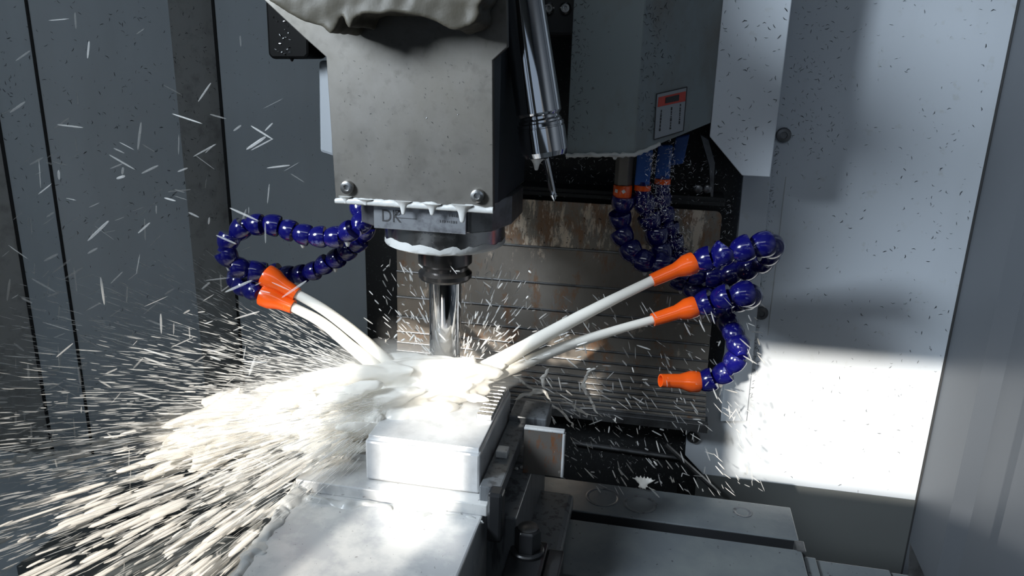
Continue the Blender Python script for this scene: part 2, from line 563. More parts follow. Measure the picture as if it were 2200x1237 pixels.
# foamy kerb of coolant and the flange beside the vise
sc_ = thing('axis_cover', (0.50, -0.1, -0.12), 'grey sheet metal way cover extending right from the table end', 'way cover')
box('cover_top', M['table'], (0.434, 0.448, -0.42, 0.004, -0.12, -0.006), sc_)
box('cover_top', M['table'], (0.449, 0.530, -0.42, 0.006, -0.12, -0.010), sc_)
box('cover_top', M['table'], (0.532, 0.556, -0.42, 0.006, -0.12, -0.013), sc_)
fin = [P(1957, 1170, Y=0.0), P(1992, 1250, Y=0.0), P(1952, 1250, Y=0.0)]
MB().prism(fin, (0.0, 0.004, 0)).build('end_fin', M['steel_dark'], sc_)
lc = thing('axis_cover', (-0.62, -0.1, -0.14), 'grey sheet metal way cover extending left from the table, behind the spray', 'way cover')
box('cover_top', M['paint_left'], (-0.56, -0.424, -0.40, 0.05, -0.14, -0.030), lc)
box('cover_top', M['paint_left'], (-0.72, -0.562, -0.40, 0.05, -0.14, -0.045), lc)

# ------------------------------------------------------------------ vise
vs = thing('machine_vise', (0.0, -0.15, 0.0), 'wet steel machine vise holding the aluminium block', 'vise')
box('bed', M['vise'], (-0.104, 0.088, -0.46, -0.10, 0.0, 0.107), vs, bevel=0.002)
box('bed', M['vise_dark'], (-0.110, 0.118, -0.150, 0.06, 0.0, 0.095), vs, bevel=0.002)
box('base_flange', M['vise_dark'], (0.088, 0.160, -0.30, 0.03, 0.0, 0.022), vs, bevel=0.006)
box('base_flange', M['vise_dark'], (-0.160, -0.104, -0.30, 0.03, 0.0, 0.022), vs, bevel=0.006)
box('step_plate', M['vise'], (-0.112, 0.0925, -0.172, 0.02, 0.1068, 0.120), vs, bevel=0.0012)
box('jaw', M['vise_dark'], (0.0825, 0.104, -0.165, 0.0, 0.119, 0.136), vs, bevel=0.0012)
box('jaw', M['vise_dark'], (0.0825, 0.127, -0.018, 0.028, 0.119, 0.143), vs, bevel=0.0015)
box('jaw', M['vise'], (-0.112, -0.046, -0.120, 0.02, 0.119, 0.128), vs, bevel=0.0015)
box('jaw_stud', M['vise'], (0.0860, 0.0985, -0.106, -0.092, 0.136, 0.144), vs, bevel=0.001)
box('side_pad', M['clamp'], (0.0935, 0.1085, -0.178, -0.160, 0.082, 0.137), vs, bevel=0.003)
# little foam bubbles along the side rail
for i in range(7):
    c = P(1088 + i * 11, 1007 + RND.uniform(-3, 3), Z=0.096)
    r = RND.uniform(0.0016, 0.0032)
    pr = [(r * cos(a), r * sin(a)) for a in [k * pi / 12 for k in range(6)]]
    MB().lathe(pr, 10, c).build('bubble', M['foam'], vs, smooth=60)

# ------------------------------------------------------------------ work piece
wp = thing('workpiece', (0.02, -0.08, 0.12), 'silver aluminium block clamped in the vise under the coolant jets', 'metal block')
MB().box(-0.041, 0.0805, -0.155, 0.002, 0.1205, 0.1655).build('block', M['alu'], wp, bevel=0.0025)
box('top_plate', M['alu'], (-0.039, 0.0785, -0.150, 0.0, 0.1650, 0.1695), wp, bevel=0.0008)
nr = 9
for i in range(nr):
    y0 = -0.088 + i * 0.0095
    MB().box(0.060, 0.0775, y0, y0 + 0.0068, 0.1690, 0.1755).build('machined_rib', M['chrome_rough'], wp, bevel=0.001)
for i in range(5):
    x0 = 0.000 + i * 0.0118
    MB().box(x0, x0 + 0.0098, -0.010, -0.0015, 0.1690, 0.1745).build('machined_rib', M['chrome_rough'], wp, bevel=0.001)

# ------------------------------------------------------------------ work stop and clamp
ws = thing('work_stop', (0.13, -0.06, 0.095), 'small rusty steel stop plate standing upright beside the vise jaw', 'stop plate')
MB().box(0.1085, 0.1525, -0.0615, -0.0555, 0.0955, 0.1505).build('plate', M['stop_rust'], ws, bevel=0.0008)
box('rim', M['vise'], (0.1085, 0.1535, -0.0625, -0.0545, 0.1500, 0.1530), ws)
box('rim', M['vise'], (0.1515, 0.1545, -0.0622, -0.0548, 0.0955, 0.1500), ws)
box('foot', M['vise_dark'], (0.1090, 0.1520, -0.0545, -0.030, 0.0952, 0.1000), ws)

cl = thing('step_clamp', (0.131, -0.17, 0.0), 'black step clamp with hex nut bolted on the table', 'clamp')
box('strap', M['clamp'], (0.112, 0.150, -0.225, -0.128, 0.040, 0.058), cl, bevel=0.003)
box('heel_block', M['clamp'], (0.150, 0.167, -0.190, -0.128, 0.022, 0.050), cl, bevel=0.002)
for i in range(7):
    z = 0.024 + i * 0.0058
    box('serration', M['clamp'], (0.113, 0.1495, -0.232 - 0.003 * (6 - i), -0.220, z, z + 0.0034), cl, bevel=0.0005)
box('step_block', M['clamp'], (0.114, 0.148, -0.225, -0.195, 0.022, 0.041), cl)
MB().lathe([(0.0175, 0.058), (0.0175, 0.061), (0.016, 0.0625)], 32, (0.131, -0.150, 0)).build('washer', M['clamp'], cl, smooth=35)
MB().lathe([(0.0138, 0.0625), (0.0138, 0.084), (0.0120, 0.0862)], 6, (0.131, -0.150, 0)).build('hex_nut', M['clamp'], cl, bevel=0.0008)
MB().lathe([(0.0105, 0.0860), (0.0105, 0.0872), (0.009, 0.0880)], 24, (0.131, -0.150, 0)).build('stud', M['nut_face'], cl, smooth=35)

# ------------------------------------------------------------------ spindle head
hd = thing('spindle_head', (0, 0, 0.35), 'grey steel fronted spindle head with two bolts hanging over the vise', 'spindle head')
YP = -0.082
MB().prism([(-0.088, -0.074, 0.400), (0.066, -0.074, 0.400), (0.073, -0.06, 0.400), (0.073, 0.088, 0.400), (0.05, 0.20, 0.400), (-0.088, 0.20, 0.400)],
           (0, 0, 0.5)).build('housing', M['head_paint'], hd, bevel=0.002)
pl_ = [(-0.0945, YP, 0.3965), (0.0730, YP, 0.3965), (0.0695, YP, 0.5415), (0.0835, YP, 0.5540), (0.0790, YP, 0.66), (-0.20, YP, 0.66),
       (-0.165, YP, 0.595), (-0.121, YP, 0.558), (-0.0985, YP, 0.5400)]
MB().prism(pl_, (0, 0.008, 0)).build('front_plate', M['steel'], hd, bevel=0.0008)
for (px, py) in [(748, 402), (1027, 420)]:
    c = P(px, py, Y=YP)
    bo = MB().lathe([(0.0072, -0.001), (0.0072, 0.003), (0.0066, 0.0048), (0.0040, 0.0056), (0.0032, 0.0056), (0.0028, 0.0025), (0.0005, 0.0025)],
                    24, c, (0, -1, 0)).build('bolt', M['chrome_rough'], hd, smooth=35)
# lower housing with nameplate
lo = [(-0.0800, -0.050, 0.369), (-0.056, -0.068, 0.369), (0.046, -0.068, 0.369), (0.066, -0.052, 0.369), (0.078, -0.01, 0.369), (0.078, 0.055, 0.369), (0.05, 0.12, 0.369), (-0.080, 0.12, 0.369)]
MB().prism(lo, (0, 0, 0.032)).build('lower_housing', M['steel_dark'], hd, bevel=0.0015)
np_ = MB().prism([(-0.0570, -0.0725, 0.3690), (0.0425, -0.0725, 0.3690), (0.0425, -0.0725, 0.4000), (-0.0570, -0.0725, 0.4000)], (0, 0.004, 0)).build('nameplate', M['nameplate'], hd, bevel=0.0005)


def text(body, size, loc, rot, mt, parent, name='lettering', sx=1.0, depth=0.0002):
    cu = bpy.data.curves.new('tmp_text', 'FONT')
    cu.body = body
    cu.size = size
    cu.extrude = depth
    to = bpy.data.objects.new('tmp_text', cu)
    COL.objects.link(to)
    dg = bpy.context.evaluated_depsgraph_get()
    me = bpy.data.meshes.new_from_object(to.evaluated_get(dg))
    bpy.data.objects.remove(to)
    bpy.data.curves.remove(cu)
    me.materials.clear()
    me.materials.append(mt)
    o = bpy.data.objects.new(name, me)
    COL.objects.link(o)
    o.location = loc
    o.rotation_euler = rot
    o.scale = (sx, 1, 1)
    return attach_flat(o, parent)


def attach_flat(o, parent):
    o.parent = parent
    mw = parent.matrix_basis.copy()
    if parent.parent is not None:
        mw = parent.parent.matrix_basis @ parent.matrix_parent_inverse @ mw
    o.matrix_parent_inverse = mw.inverted()
    return o


for o_ in list(COL.objects):
    pass
c = P(819, 475, Y=-0.0727)
text('DK', 0.0185, c, (pi / 2, 0, 0), M['ink'], np_, sx=0.85)
c = P(848, 468, Y=-0.0727)
text('D', 0.008, c + V((0.0, 0, 0.003)), (pi / 2, 0, 0), M['ink'], np_, sx=1.2)
a_, b_ = P(845, 467, Y=-0.0727), P(895, 472, Y=-0.0727)
attach_flat(MB().box(a_.x, b_.x, -0.0729, -0.0724, a_.z - 0.0003, a_.z + 0.0003).build('engraved_line', M['ink']), np_)
for k, (px, py, n_) in enumerate([(955, 452, 9), (965, 463, 7), (945, 475, 10)]):
    a_ = P(px, py, Y=-0.0727)
    mb = MB()
    x = a_.x
    for j in range(n_):
        hh = RND.uniform(0.0008, 0.0016)
        mb.box(x, x + 0.0007, -0.0729, -0.0724, a_.z - hh, a_.z + hh)
        x += RND.uniform(0.0014, 0.0024)
    oo = mb.build('worn_print', M['steel_dark'])
    oo['kind'] = 'stuff'
    attach_flat(oo, np_)
# pale side cover behind the plate
q = [P(683, 130, Y=0.03), P(718, 130, Y=0.03), P(720, 338, Y=0.03), P(686, 327, Y=0.03)]
MB().prism(q, (0, 0.06, 0)).build('side_cover', M['label_grey'], hd, bevel=0.004)
# spindle nose
def wob(p, a, r, h):
    k = 1 + 0.02 * noise.noise(V((cos(a) * 3, sin(a) * 3, h * 60)))
    return V((p.x * k, p.y * k, p.z))


MB().lathe([(0.066, 0.3425), (0.0675, 0.345), (0.0675, 0.3695)], 64).build('spindle_nose', M['chrome_rough'], hd, smooth=30)


def ragged(p, a, r, h):
    t = noise.noise(V((cos(a) * 7, sin(a) * 7, 3.3)))
    t2 = noise.noise(V((cos(a) * 2.2, sin(a) * 2.2, 9.3)))
    if h > 0.345:
        return V((p.x, p.y, h + 0.004 * t + 0.004 * t2))
    return V((p.x * (1 + 0.02 * t), p.y * (1 + 0.02 * t), h + 0.0012 * t))


MB().lathe([(0.030, 0.3420), (0.050, 0.3405), (0.062, 0.3408), (0.0675, 0.3432), (0.0682, 0.3455), (0.0679, 0.3505)], 96, cap=False, warp=ragged).build('foam_ring', M['foam'], hd, smooth=60)


def drip(c, w, h, name='coolant_drip', parent=hd, mt='hood', dy=0.0):
    """a hanging drop: wide at the root and rounded at the tip"""
    pr = [(0.0006, 0), (w * 0.16, h * 0.03), (w * 0.22, h * 0.12), (w * 0.27, h * 0.3), (w * 0.36, h * 0.55), (w * 0.6, h * 0.82), (w * 1.0, h)]

    def sq(p, a, r, hh):
        return V((p.x, p.y * 0.55, p.z))
    return MB().lathe(pr, 18, V(c) + V((0, 0, -h)), warp=sq).build(name, M[mt], parent, smooth=60)


# foam bead along the lower edge of the plate and its drips
bead = []
n_ = 60
for i in range(n_ + 1):
    t_ = i / n_
    x = -0.0945 + 0.1675 * t_
    bead.append(V((x, YP - 0.0015 - 0.001 * noise.noise(V((x * 90, 0, 0))), 0.3995 + 0.0010 * noise.noise(V((x * 60, 4, 0))) + 0.0008 * sin(x * 300))))
vs_, fs_ = [], []
for i, p in enumerate(bead):
    top = 0.0052 + 0.0030 * noise.noise(V((p.x * 70, 7, 1))) + 0.0012 * noise.noise(V((p.x * 240, 3, 1)))
    for k in range(10):
        a = 2 * pi * k / 10
        vs_.append((p.x, YP - 0.0004 + 0.0026 * cos(a) * (1 if cos(a) < 0 else 0.3), 0.3955 + top * 0.5 + (top * 0.5 + 0.001) * sin(a)))
for i in range(len(bead) - 1):
    for k in range(10):
        k2 = (k + 1) % 10
        fs_.append((i * 10 + k, i * 10 + k2, (i + 1) * 10 + k2, (i + 1) * 10 + k))
fs_ += [tuple(range(9, -1, -1)), tuple((len(bead) - 1) * 10 + k for k in range(10))]
MB().add(vs_, fs_).build('foam_bead', M['foam'], hd, smooth=70)
for (px, py0, py1, wpx) in [(742, 428, 436, 12), (785, 434, 440, 14), (866, 438, 458, 15), (928, 444, 460, 16), (993, 446, 474, 19)]:
    a_, b_ = P(px, py0, Y=YP - 0.002), P(px, py1, Y=YP - 0.002)
    drip(a_ + V((0, 0, 0.003)), wpx * 0.00062, (a_.z - b_.z) * 1.15 + 0.003, mt='foam')

# sagging cream cover over the top of the head
def lump(name, outline, depth, mt, parent=None, vox=0.0022, jit=0.0015, smooth_it=6):
    bm = bmesh.new()
    fv = [bm.verts.new(p) for p in outline]
    fc = bm.faces.new(fv)
    r = bmesh.ops.extrude_face_region(bm, geom=[fc])
    for e in r['geom']:
        if isinstance(e, bmesh.types.BMVert):
            e.co += V((0, depth, 0))
    bmesh.ops.recalc_face_normals(bm, faces=bm.faces)
    me = bpy.data.meshes.new(name)
    bm.to_mesh(me)
    bm.free()
    o = bpy.data.objects.new(name, me)
    COL.objects.link(o)
    md = o.modifiers.new('remesh', 'REMESH')
    md.mode = 'VOXEL'
    md.voxel_size = vox
    sm = o.modifiers.new('smooth', 'SMOOTH')
    sm.factor = 0.5
    sm.iterations = smooth_it
    dg = bpy.context.evaluated_depsgraph_get()
    m2 = bpy.data.meshes.new_from_object(o.evaluated_get(dg))
    o.modifiers.clear()
    o.data = m2
    bpy.data.meshes.remove(me)
    for v in m2.vertices:
        nn = noise.noise_vector(v.co * 28) * jit * 2 + noise.noise_vector(v.co * 80) * jit
        v.co += nn
    for p in m2.polygons:
        p.use_smooth = True
    m2.materials.append(M[mt])
    if parent:
        attach(o, parent)
    return o


YH = -0.146
ho = [(520, -170), (535, -60), (566, -2), (600, 22), (645, 42), (690, 52), (705, 70), (714, 74), (722, 62), (728, 40), (733, 30), (741, 36), (748, 58), (755, 63), (760, 52), (764, 36),
      (780, 28), (850, 27), (905, 36), (945, 52), (975, 68), (1000, 60), (1022, 50), (1028, 35), (1024, 14), (1040, 0), (1056, -60), (1070, -170)]
hood = lump('hood', [P(x, y, Y=YH) for x, y in ho], 0.062, 'hood')
attach(hood, hd)
hood.name = 'sagging_cover'
# dark eyelets in the cover
for (px, py, r) in [(737, 45, 0.006), (1033, 45, 0.008)]:
    c = P(px, py, Y=-0.088)
    MB().lathe([(r, 0), (r, 0.006), (r * 0.7, 0.008), (r * 0.6, 0.002)], 20, c, (0, -1, 0)).build('fastener', M['clamp'], hd, smooth=40)

# ------------------------------------------------------------------ milling tool in the spindle
mt_ = thing('milling_tool', (0, 0, 0.2), 'upright polished end mill in its holder below the spindle nose', 'milling tool')
MB().lathe([(0.0305, 0.3420), (0.0308, 0.3405), (0.0308, 0.3185), (0.0285, 0.3160), (0.0262, 0.3140), (0.0262, 0.3105), (0.0300, 0.3068), (0.0308, 0.3060), (0.0308, 0.3015),
            (0.0285, 0.2985), (0.0205, 0.2965)][::-1], 64).build('holder_flange', M['flange'], mt_, smooth=25)
MB().lathe([(0.0182, 0.2075), (0.0185, 0.2085), (0.0187, 0.2975)], 64).build('shank', M['chrome'], mt_, smooth=30)
MB().lathe([(0.0150, 0.1990), (0.0176, 0.1998), (0.0178, 0.2035), (0.0166, 0.2050), (0.0166, 0.2076)], 64).build('cutter_tip', M['flange'], mt_, smooth=30)

# ------------------------------------------------------------------ black block beside the head
bb = thing('limit_block', (-0.18, 0.0, 0.535), 'glossy black rounded block hanging left of the spindle head', 'black block')
q = [P(566, -60, Y=0.0), P(660, -60, Y=0.0), P(664, 118, Y=0.0), P(656, 127, Y=0.0), P(584, 127, Y=0.0), P(575, 118, Y=0.0)]
MB().prism(q, (0, 0.05, 0)).build('block_body', M['black_block'], bb, bevel=0.004)
drip(P(627, 124, Y=-0.001), 0.006, 0.004, 'oil_drop', bb, 'black_block')
mb = MB()
for i in range(34):
    c = P(612 + RND.gauss(0, 8) - (RND.random() - .5) * 6, RND.uniform(20, 118), Y=-0.001)
    d = V((RND.gauss(0, 1), RND.gauss(0, .2), RND.gauss(0, 1))).normalized() * RND.uniform(0.0006, 0.0018)
    e = V((RND.gauss(0, 1), 0.3, RND.gauss(0, 1))).normalized() * 0.0008
    mb.add([c - d, c + e, c + d, c - e + V((0, -0.001, 0))], [(0, 1, 2), (0, 2, 3)])
o = mb.build('clinging_chips', M['swarf'], bb)
o['kind'] = 'stuff'

# ------------------------------------------------------------------ tool held by the tool changer
A0, A1 = P(1116, -40, Y=-0.02), P(1171.5, 336, Y=-0.02)
ax = (A1 - A0).normalized()
L_ = (A1 - A0).length
ht = thing('tool_holder', A1, 'slanted chrome tool holder with a thin drill beside the spindle head', 'tool holder')
MB().lathe([(0.0205, -0.05), (0.0215, 0), (0.0235, L_ - 0.052), (0.0235, L_ - 0.046), (0.0215, L_ - 0.043), (0.0205, L_ - 0.042), (0.0205, L_ - 0.040), (0.0225, L_ - 0.038), (0.0225, L_ - 0.036)],
           64, A0, ax).build('holder_body', M['chrome'], ht, smooth=25)
MB().lathe([(0.0222, L_ - 0.036), (0.0242, L_ - 0.035), (0.0245, L_ - 0.032), (0.0238, L_ - 0.0315), (0.0238, L_ - 0.0305), (0.0247, L_ - 0.030), (0.0247, L_ - 0.006), (0.0222, L_ - 0.001),
            (0.012, L_), (0.010, L_ - 0.002), (0.004, L_ - 0.002)], 64, A0, ax).build('collet_nut', M['chrome'], ht, smooth=25)
for k in range(4):
    a = k * pi / 2 + 0.6
    c = A1 + ax.orthogonal().normalized() * 0.017 * cos(a) + ax.cross(ax.orthogonal()).normalized() * 0.017 * sin(a)
    MB().lathe([(0.0026, -0.001), (0.0026, 0.0006), (0.0018, 0.0008)], 12, c, ax).build('nut_hole', M['clamp'], ht)
D1 = P(1191, 428, Y=-0.02)
dx_ = (D1 - A1).normalized()
MB().lathe([(0.0034, -0.004), (0.0034, (D1 - A1).length - 0.012), (0.0030, (D1 - A1).length - 0.008), (0.0036, (D1 - A1).length - 0.005), (0.0018, (D1 - A1).length)], 20, A1, dx_).build('drill', M['chrome'], ht, smooth=30)
drip(P(1153, 340, Y=-0.035), 0.0095, 0.0125, 'coolant_drip', ht, 'foam')
drip(P(1190.5, 420, Y=-0.021), 0.0038, 0.006, 'coolant_drip', ht, 'foam')

# dark tool changer arm seen between the tool and the magazine cover
am = thing('changer_arm', (0.12, 0.22, 0.55), 'black tool changer arm with two bolts at the top between tool holder and magazine cover', 'changer arm')
box('arm_plate', M['black'], (0.075, 0.150, 0.16, 0.26, 0.57, 0.76), am, bevel=0.004)
for (px, py) in [(1180, 18), (1216, 18)]:
    c = P(px, py, Y=0.16)
    MB().lathe([(0.007, 0), (0.007, 0.005), (0.005, 0.007), (0.003, 0.007), (0.003, 0.003)], 20, c, (0, -1, 0)).build('bolt', M['chrome_rough'], am, smooth=35)

# ------------------------------------------------------------------ tool magazine cover
mg = thing('magazine_cover', (0.2, 0.14, 0.43), 'grey sheet metal tool magazine cover with a red headed label', 'machine cover')
c0, c1, c2 = V((0.1205, 0.105, 0)), V((0.2015, 0.100, 0)), V((0.2905, 0.200, 0))
zb0, zb1, zb2 = 0.4335, 0.4385, P(1530, 264, Y=0.200).z
MB().prism([c0 + V((0, 0, zb0)), c1 + V((0, 0, zb1)), c1 + V((0, 0, 0.85)), c0 + V((0, 0, 0.85))], (0, 0.003, 0)).build('front_panel', M['paint_dirty'], mg, bevel=0.001)
fn = V((0.100, -0.089, 0)).normalized()
sd = MB().prism([c1 + V((0, 0, zb1)), c2 + V((0, 0, zb2)), c2 + V((0, 0, 0.85)), c1 + V((0, 0, 0.85))], -fn * 0.003).build('side_panel', M['paint_dirty'], mg, bevel=0.001)
MB().prism([c0 + V((0, 0.003, zb0)), c0 + V((0, 0.18, zb0 + 0.03)), c0 + V((0, 0.18, 0.85)), c0 + V((0, 0.003, 0.85))], (0.003, 0, 0)).build('side_panel', M['paint_dirty'], mg, bevel=0.001)
# foam bead hanging on the lower edge
bead = []
e0, e1, e2 = c0 + V((0, 0, zb0)), c1 + V((0, 0, zb1)), P(1420, 316, Y=0.13)
e2 = c1.lerp(c2, 0.32) + V((0, 0, zb1 + (zb2 - zb1) * 0.32))
for a_, b_ in ((e0, e1), (e1, e2)):
    for i in range(24):
        p = a_.lerp(b_, i / 24)
        bead.append(p + V((0, -0.001, -0.0005 + 0.002 * noise.noise(V((p.x * 160, 2, p.y * 80))))))
MB().tube(bead, [0.0026 + 0.0016 * noise.noise(V((p.x * 210, 7, 1))) for p in bead], 10).build('foam_bead', M['foam'], mg, smooth=70)
drip(e0 + V((0.001, -0.001, 0.001)), 0.004, 0.006, 'coolant_drip', mg, 'foam')
drip(c0.lerp(c1, 0.72) + V((0, -0.001, 0.436)), 0.008, 0.005, 'coolant_drip', mg, 'foam')
drip(c0.lerp(c1, 0.35) + V((0, -0.001, 0.435)), 0.009, 0.003, 'coolant_drip', mg, 'foam')
# printed label on the side panel
fu = (c2 - c1).normalized()


def facet(px, py, off=0.0):
    return PN(px, py, c1 + fn * off, fn)


def lab_quad(name, corners, mt, parent, off, th=0.0004):
    pts = [facet(x, y, off) for x, y in corners]
    o = MB().prism(pts, fn * th).build(name, M[mt])
    return attach_flat(o, parent)


lb = lab_quad('label', [(1411, 202), (1476, 187), (1468, 282), (1405, 300)], 'label_grey', mg, 0.0006)
lab_quad('label_header', [(1415, 209), (1473, 196), (1472, 217), (1412.5, 230)], 'label_red', lb, 0.0011)
lab_quad('label_header_print', [(1430, 209.5), (1459, 203), (1458, 216), (1429, 222)], 'ink', lb, 0.0016).scale = (1, 1, 1)
edges = [((1411, 202), (1476, 187)), ((1476, 187), (1468, 282)), ((1468, 281), (1405, 300)), ((1405, 300), (1411, 202))]
for (a_, b_) in edges:
    A_, B_ = facet(*a_, 0.0012), facet(*b_, 0.0012)
    o = MB().tube([A_, B_], 0.0006, 6).build('label_border', M['ink'])
    attach_flat(o, lb)
for (x0, y0, x1, y1) in [(1421, 236, 1417, 284), (1443, 230, 1440, 278), (1462, 223, 1459, 271)]:
    A_, B_ = facet(x0, y0, 0.0012), facet(x1, y1, 0.0012)
    mb = MB()
    t_ = 0.0
    while t_ < 0.92:
        l_ = RND.uniform(0.05, 0.16)
        p0, p1 = A_.lerp(B_, t_), A_.lerp(B_, min(1, t_ + l_))
        wv = fu * RND.uniform(0.0006, 0.0013)
        mb.prism([p0 - wv, p0 + wv, p1 + wv, p1 - wv], fn * 0.0003)
        t_ += l_ + RND.uniform(0.015, 0.05)
    o = mb.build('label_print', M['ink'])
    o['kind'] = 'stuff'
    attach_flat(o, lb)

# ------------------------------------------------------------------ chamfered guard plate
gd = thing('guard_plate', (0.33, 0.2, 0.40), 'light grey guard plate with a chamfered corner right of the magazine cover', 'guard plate')
gp = [(0.288, 0.20, 0.85), (0.2905, 0.20, 0.4535), (0.3355, 0.20, 0.4065), (0.3700, 0.20, 0.4065), (0.3695, 0.20, 0.85)]
MB().prism(gp, (0, 0.004, 0)).build('plate', M['paint'], gd, bevel=0.0012)
MB().prism([(0.3660, 0.204, 0.4065), (0.3700, 0.204, 0.4065), (0.3700, 0.204, 0.85), (0.3660, 0.204, 0.85)], (0, 0.107, 0)).build('return_flange', M['paint'], gd)
MB().prism([(0.3355, 0.204, 0.4065), (0.3655, 0.204, 0.4065), (0.3655, 0.204, 0.4105), (0.3355, 0.204, 0.4105)], (0, 0.107, 0)).build('bottom_flange', M['paint'], gd)

# ------------------------------------------------------------------ coolant hoses
R_S, SP = 0.0125, 0.0196
seg_prof = [(0.0078, -0.0086), (0.0124, -0.0090), (0.0133, -0.0066), (0.0133, -0.0028), (0.0128, 0.0010), (0.0115, 0.0048), (0.0096, 0.0080), (0.0076, 0.0098), (0.0070, 0.0112), (0.0072, 0.0140)]
seg_me = MB().lathe(seg_prof, 24).mesh('hose_segment')
for p in seg_me.polygons:
    p.use_smooth = True
seg_me.set_sharp_from_angle(angle=radians(40))
seg_me.materials.append(M['blue'])
drop_me = MB().lathe([(0.0006, -0.006), (0.0016, -0.0055), (0.0022, -0.004), (0.0034, -0.001), (0.005, 0.001)], 12).mesh('hanging_drop')
for p in drop_me.polygons:
    p.use_smooth = True
drop_me.materials.append(M['foam'])


def nozzle_mesh(length):
    L = length
    prof = [(0.0085, 0.0), (0.0130, 0.0004), (0.0135, 0.003), (0.0132, 0.012), (0.0105, 0.020), (0.0090, 0.026), (0.0082, L - 0.002), (0.0080, L), (0.0062, L), (0.0058, L - 0.012)]
    return MB().lathe(prof, 32)


def hose(label, pts, nozzle, scale=1.0, drops=0.25, rnd=random.Random(3)):
    """pts: world points of the flexible chain; nozzle: (base, tip)"""
    path = spline(pts, 16)
    h = thing('coolant_hose', path[0], label, 'coolant hose', 'segmented coolant hoses')
    acc, nxt = 0.0, 0.0
    tot = sum((path[i] - path[i - 1]).length for i in range(1, len(path))) - 1e-6
    sp = tot / max(1, round(tot / (SP * scale)))
    for i in range(1, len(path)):
        a, b = path[i - 1], path[i]
        l = (b - a).length
        while l > 1e-9 and acc + l >= nxt:
            t = (nxt - acc) / l
            p = a.lerp(b, t)
            d = (b - a).normalized()
            d = (d + V((rnd.gauss(0, .15), rnd.gauss(0, .15), rnd.gauss(0, .15)))).normalized()
            o = bpy.data.objects.new('segment', seg_me)
            COL.objects.link(o)
            mtx = V((0, 0, 1)).rotation_difference(d).to_matrix().to_4x4() @ Matrix.Scale(scale * rnd.uniform(0.97, 1.03), 4)
            mtx.translation = p
            o.matrix_basis = mtx
            attach(o, h)
            if rnd.random() < drops:
                q = bpy.data.objects.new('hanging_drop', drop_me)
                COL.objects.link(q)
                q.location = p + V((0, 0, -0.0112 * scale))
                attach(q, h)
            nxt += sp
        acc += l
    n0, n1 = nozzle
    ax_ = (n1 - n0)
    mb = nozzle_mesh(ax_.length)
    o = mb.build('nozzle', M['orange'], None, smooth=35)
    mtx = V((0, 0, 1)).rotation_difference(ax_.normalized()).to_matrix().to_4x4()
    mtx.translation = n0
    o.matrix_basis = mtx
    attach(o, h)
    return h


# right hand hoses (outlet points of the three nozzles)
NZ1 = (P(1492, 563, Y=0.100), P(1401, 602, Y=0.080))
NZ2 = (P(1494, 658, Y=0.100), P(1402, 687, Y=0.080))
NZ3 = (P(1500, 820, Y=0.090), P(1419, 817, Y=0.070))


def PP(*a):
    return [P(x, y, Y=yy) for x, y, yy in a]


h1 = hose('blue segmented hose feeding the upper right orange nozzle', PP((1338, 436, .20), (1333, 480, .20), (1343, 520, .195), (1362, 546, .19), (1392, 564, .185), (1430, 568, .18),
          (1480, 585, .18), (1540, 592, .18), (1600, 577, .17), (1645, 552, .15), (1652, 526, .11), (1610, 532, .095), (1565, 543, .095), (1512, 558, .10)), NZ1, scale=1.18, drops=0.2)
h2 = hose('blue segmented hose feeding the middle right orange nozzle', PP((1385, 440, .215), (1392, 462, .215), (1408, 500, .215), (1420, 540, .215), (1440, 580, .215), (1476, 610, .205),
          (1520, 636, .19), (1570, 645, .17), (1604, 642, .14), (1608, 632, .105), (1580, 634, .095), (1545, 642, .095), (1512, 652, .10)), NZ2, scale=1.18, drops=0.2)
h3 = hose('blue segmented hose curling down to the lowest right orange nozzle, which is not spraying', PP((1422, 432, .235), (1432, 470, .235), (1448, 520, .235), (1462, 560, .235), (1490, 615, .22), (1530, 650, .19),
          (1556, 684, .15), (1576, 716, .12), (1587, 746, .10), (1575, 780, .09), (1552, 803, .09), (1518, 818, .09)), NZ3, scale=1.06, drops=0.25)
# connectors and blue valve handles above them
fit = P(1338, 400, Y=0.20)
attach(MB().lathe([(0.0118, 0.002), (0.0118, 0.05)], 6, (fit.x, fit.y, fit.z)).build('fitting', M['fitting'], None, bevel=0.001), h1)
attach(MB().lathe([(0.0122, -0.0135), (0.0125, -0.011), (0.0125, 0.001), (0.0118, 0.002)], 28, fit).build('ring', M['orange'], None, smooth=35), h1)
for a in (-2.2, -1.4):
    c = fit + V((0.0123 * cos(a), 0.0123 * sin(a), -0.005))
    attach(MB().lathe([(0.003, 0), (0.003, 0.0006)], 4, c, (cos(a), sin(a), 0)).build('ring_mark', M['white'], None), h1)
for (h, x0, x1, ya, yb, yy, sh) in [(h2, 1364, 1397, 322, 398, 0.195, -6), (h3, 1408, 1440, 312, 384, 0.225, -6)]:
    q = [P(x0 - sh, ya, Y=yy), P(x1 - sh, ya, Y=yy), P(x1 + sh * .3, yb, Y=yy), P(x0 + sh * .3, yb, Y=yy)]
    attach(MB().prism(q, (0, 0.012, 0)).build('valve_handle', M['blue_handle'], None, bevel=0.002), h)
    c = (q[2] + q[3]) / 2
    attach(MB().lathe([(0.0095, -0.026), (0.0105, -0.014), (0.0105, 0.004)], 24, c + V((0.001, 0.010, 0))).build('fitting', M['blue'], None, smooth=35), h)
    attach(MB().lathe([(0.0110, -0.008), (0.0112, -0.001)], 24, c + V((0.001, 0.010, 0))).build('ring', M['orange'], None, smooth=35), h)
vh = thing('valve_handle', P(1460, 330, Y=0.25), 'short blue valve handle under the magazine cover, rightmost of the three', 'valve handle')
q = [P(1452, 295, Y=0.25), P(1482, 288, Y=0.25), P(1468, 352, Y=0.25), P(1440, 356, Y=0.25)]
attach(MB().prism(q, (0, 0.012, 0)).build('lever', M['blue_handle'], None, bevel=0.002), vh)
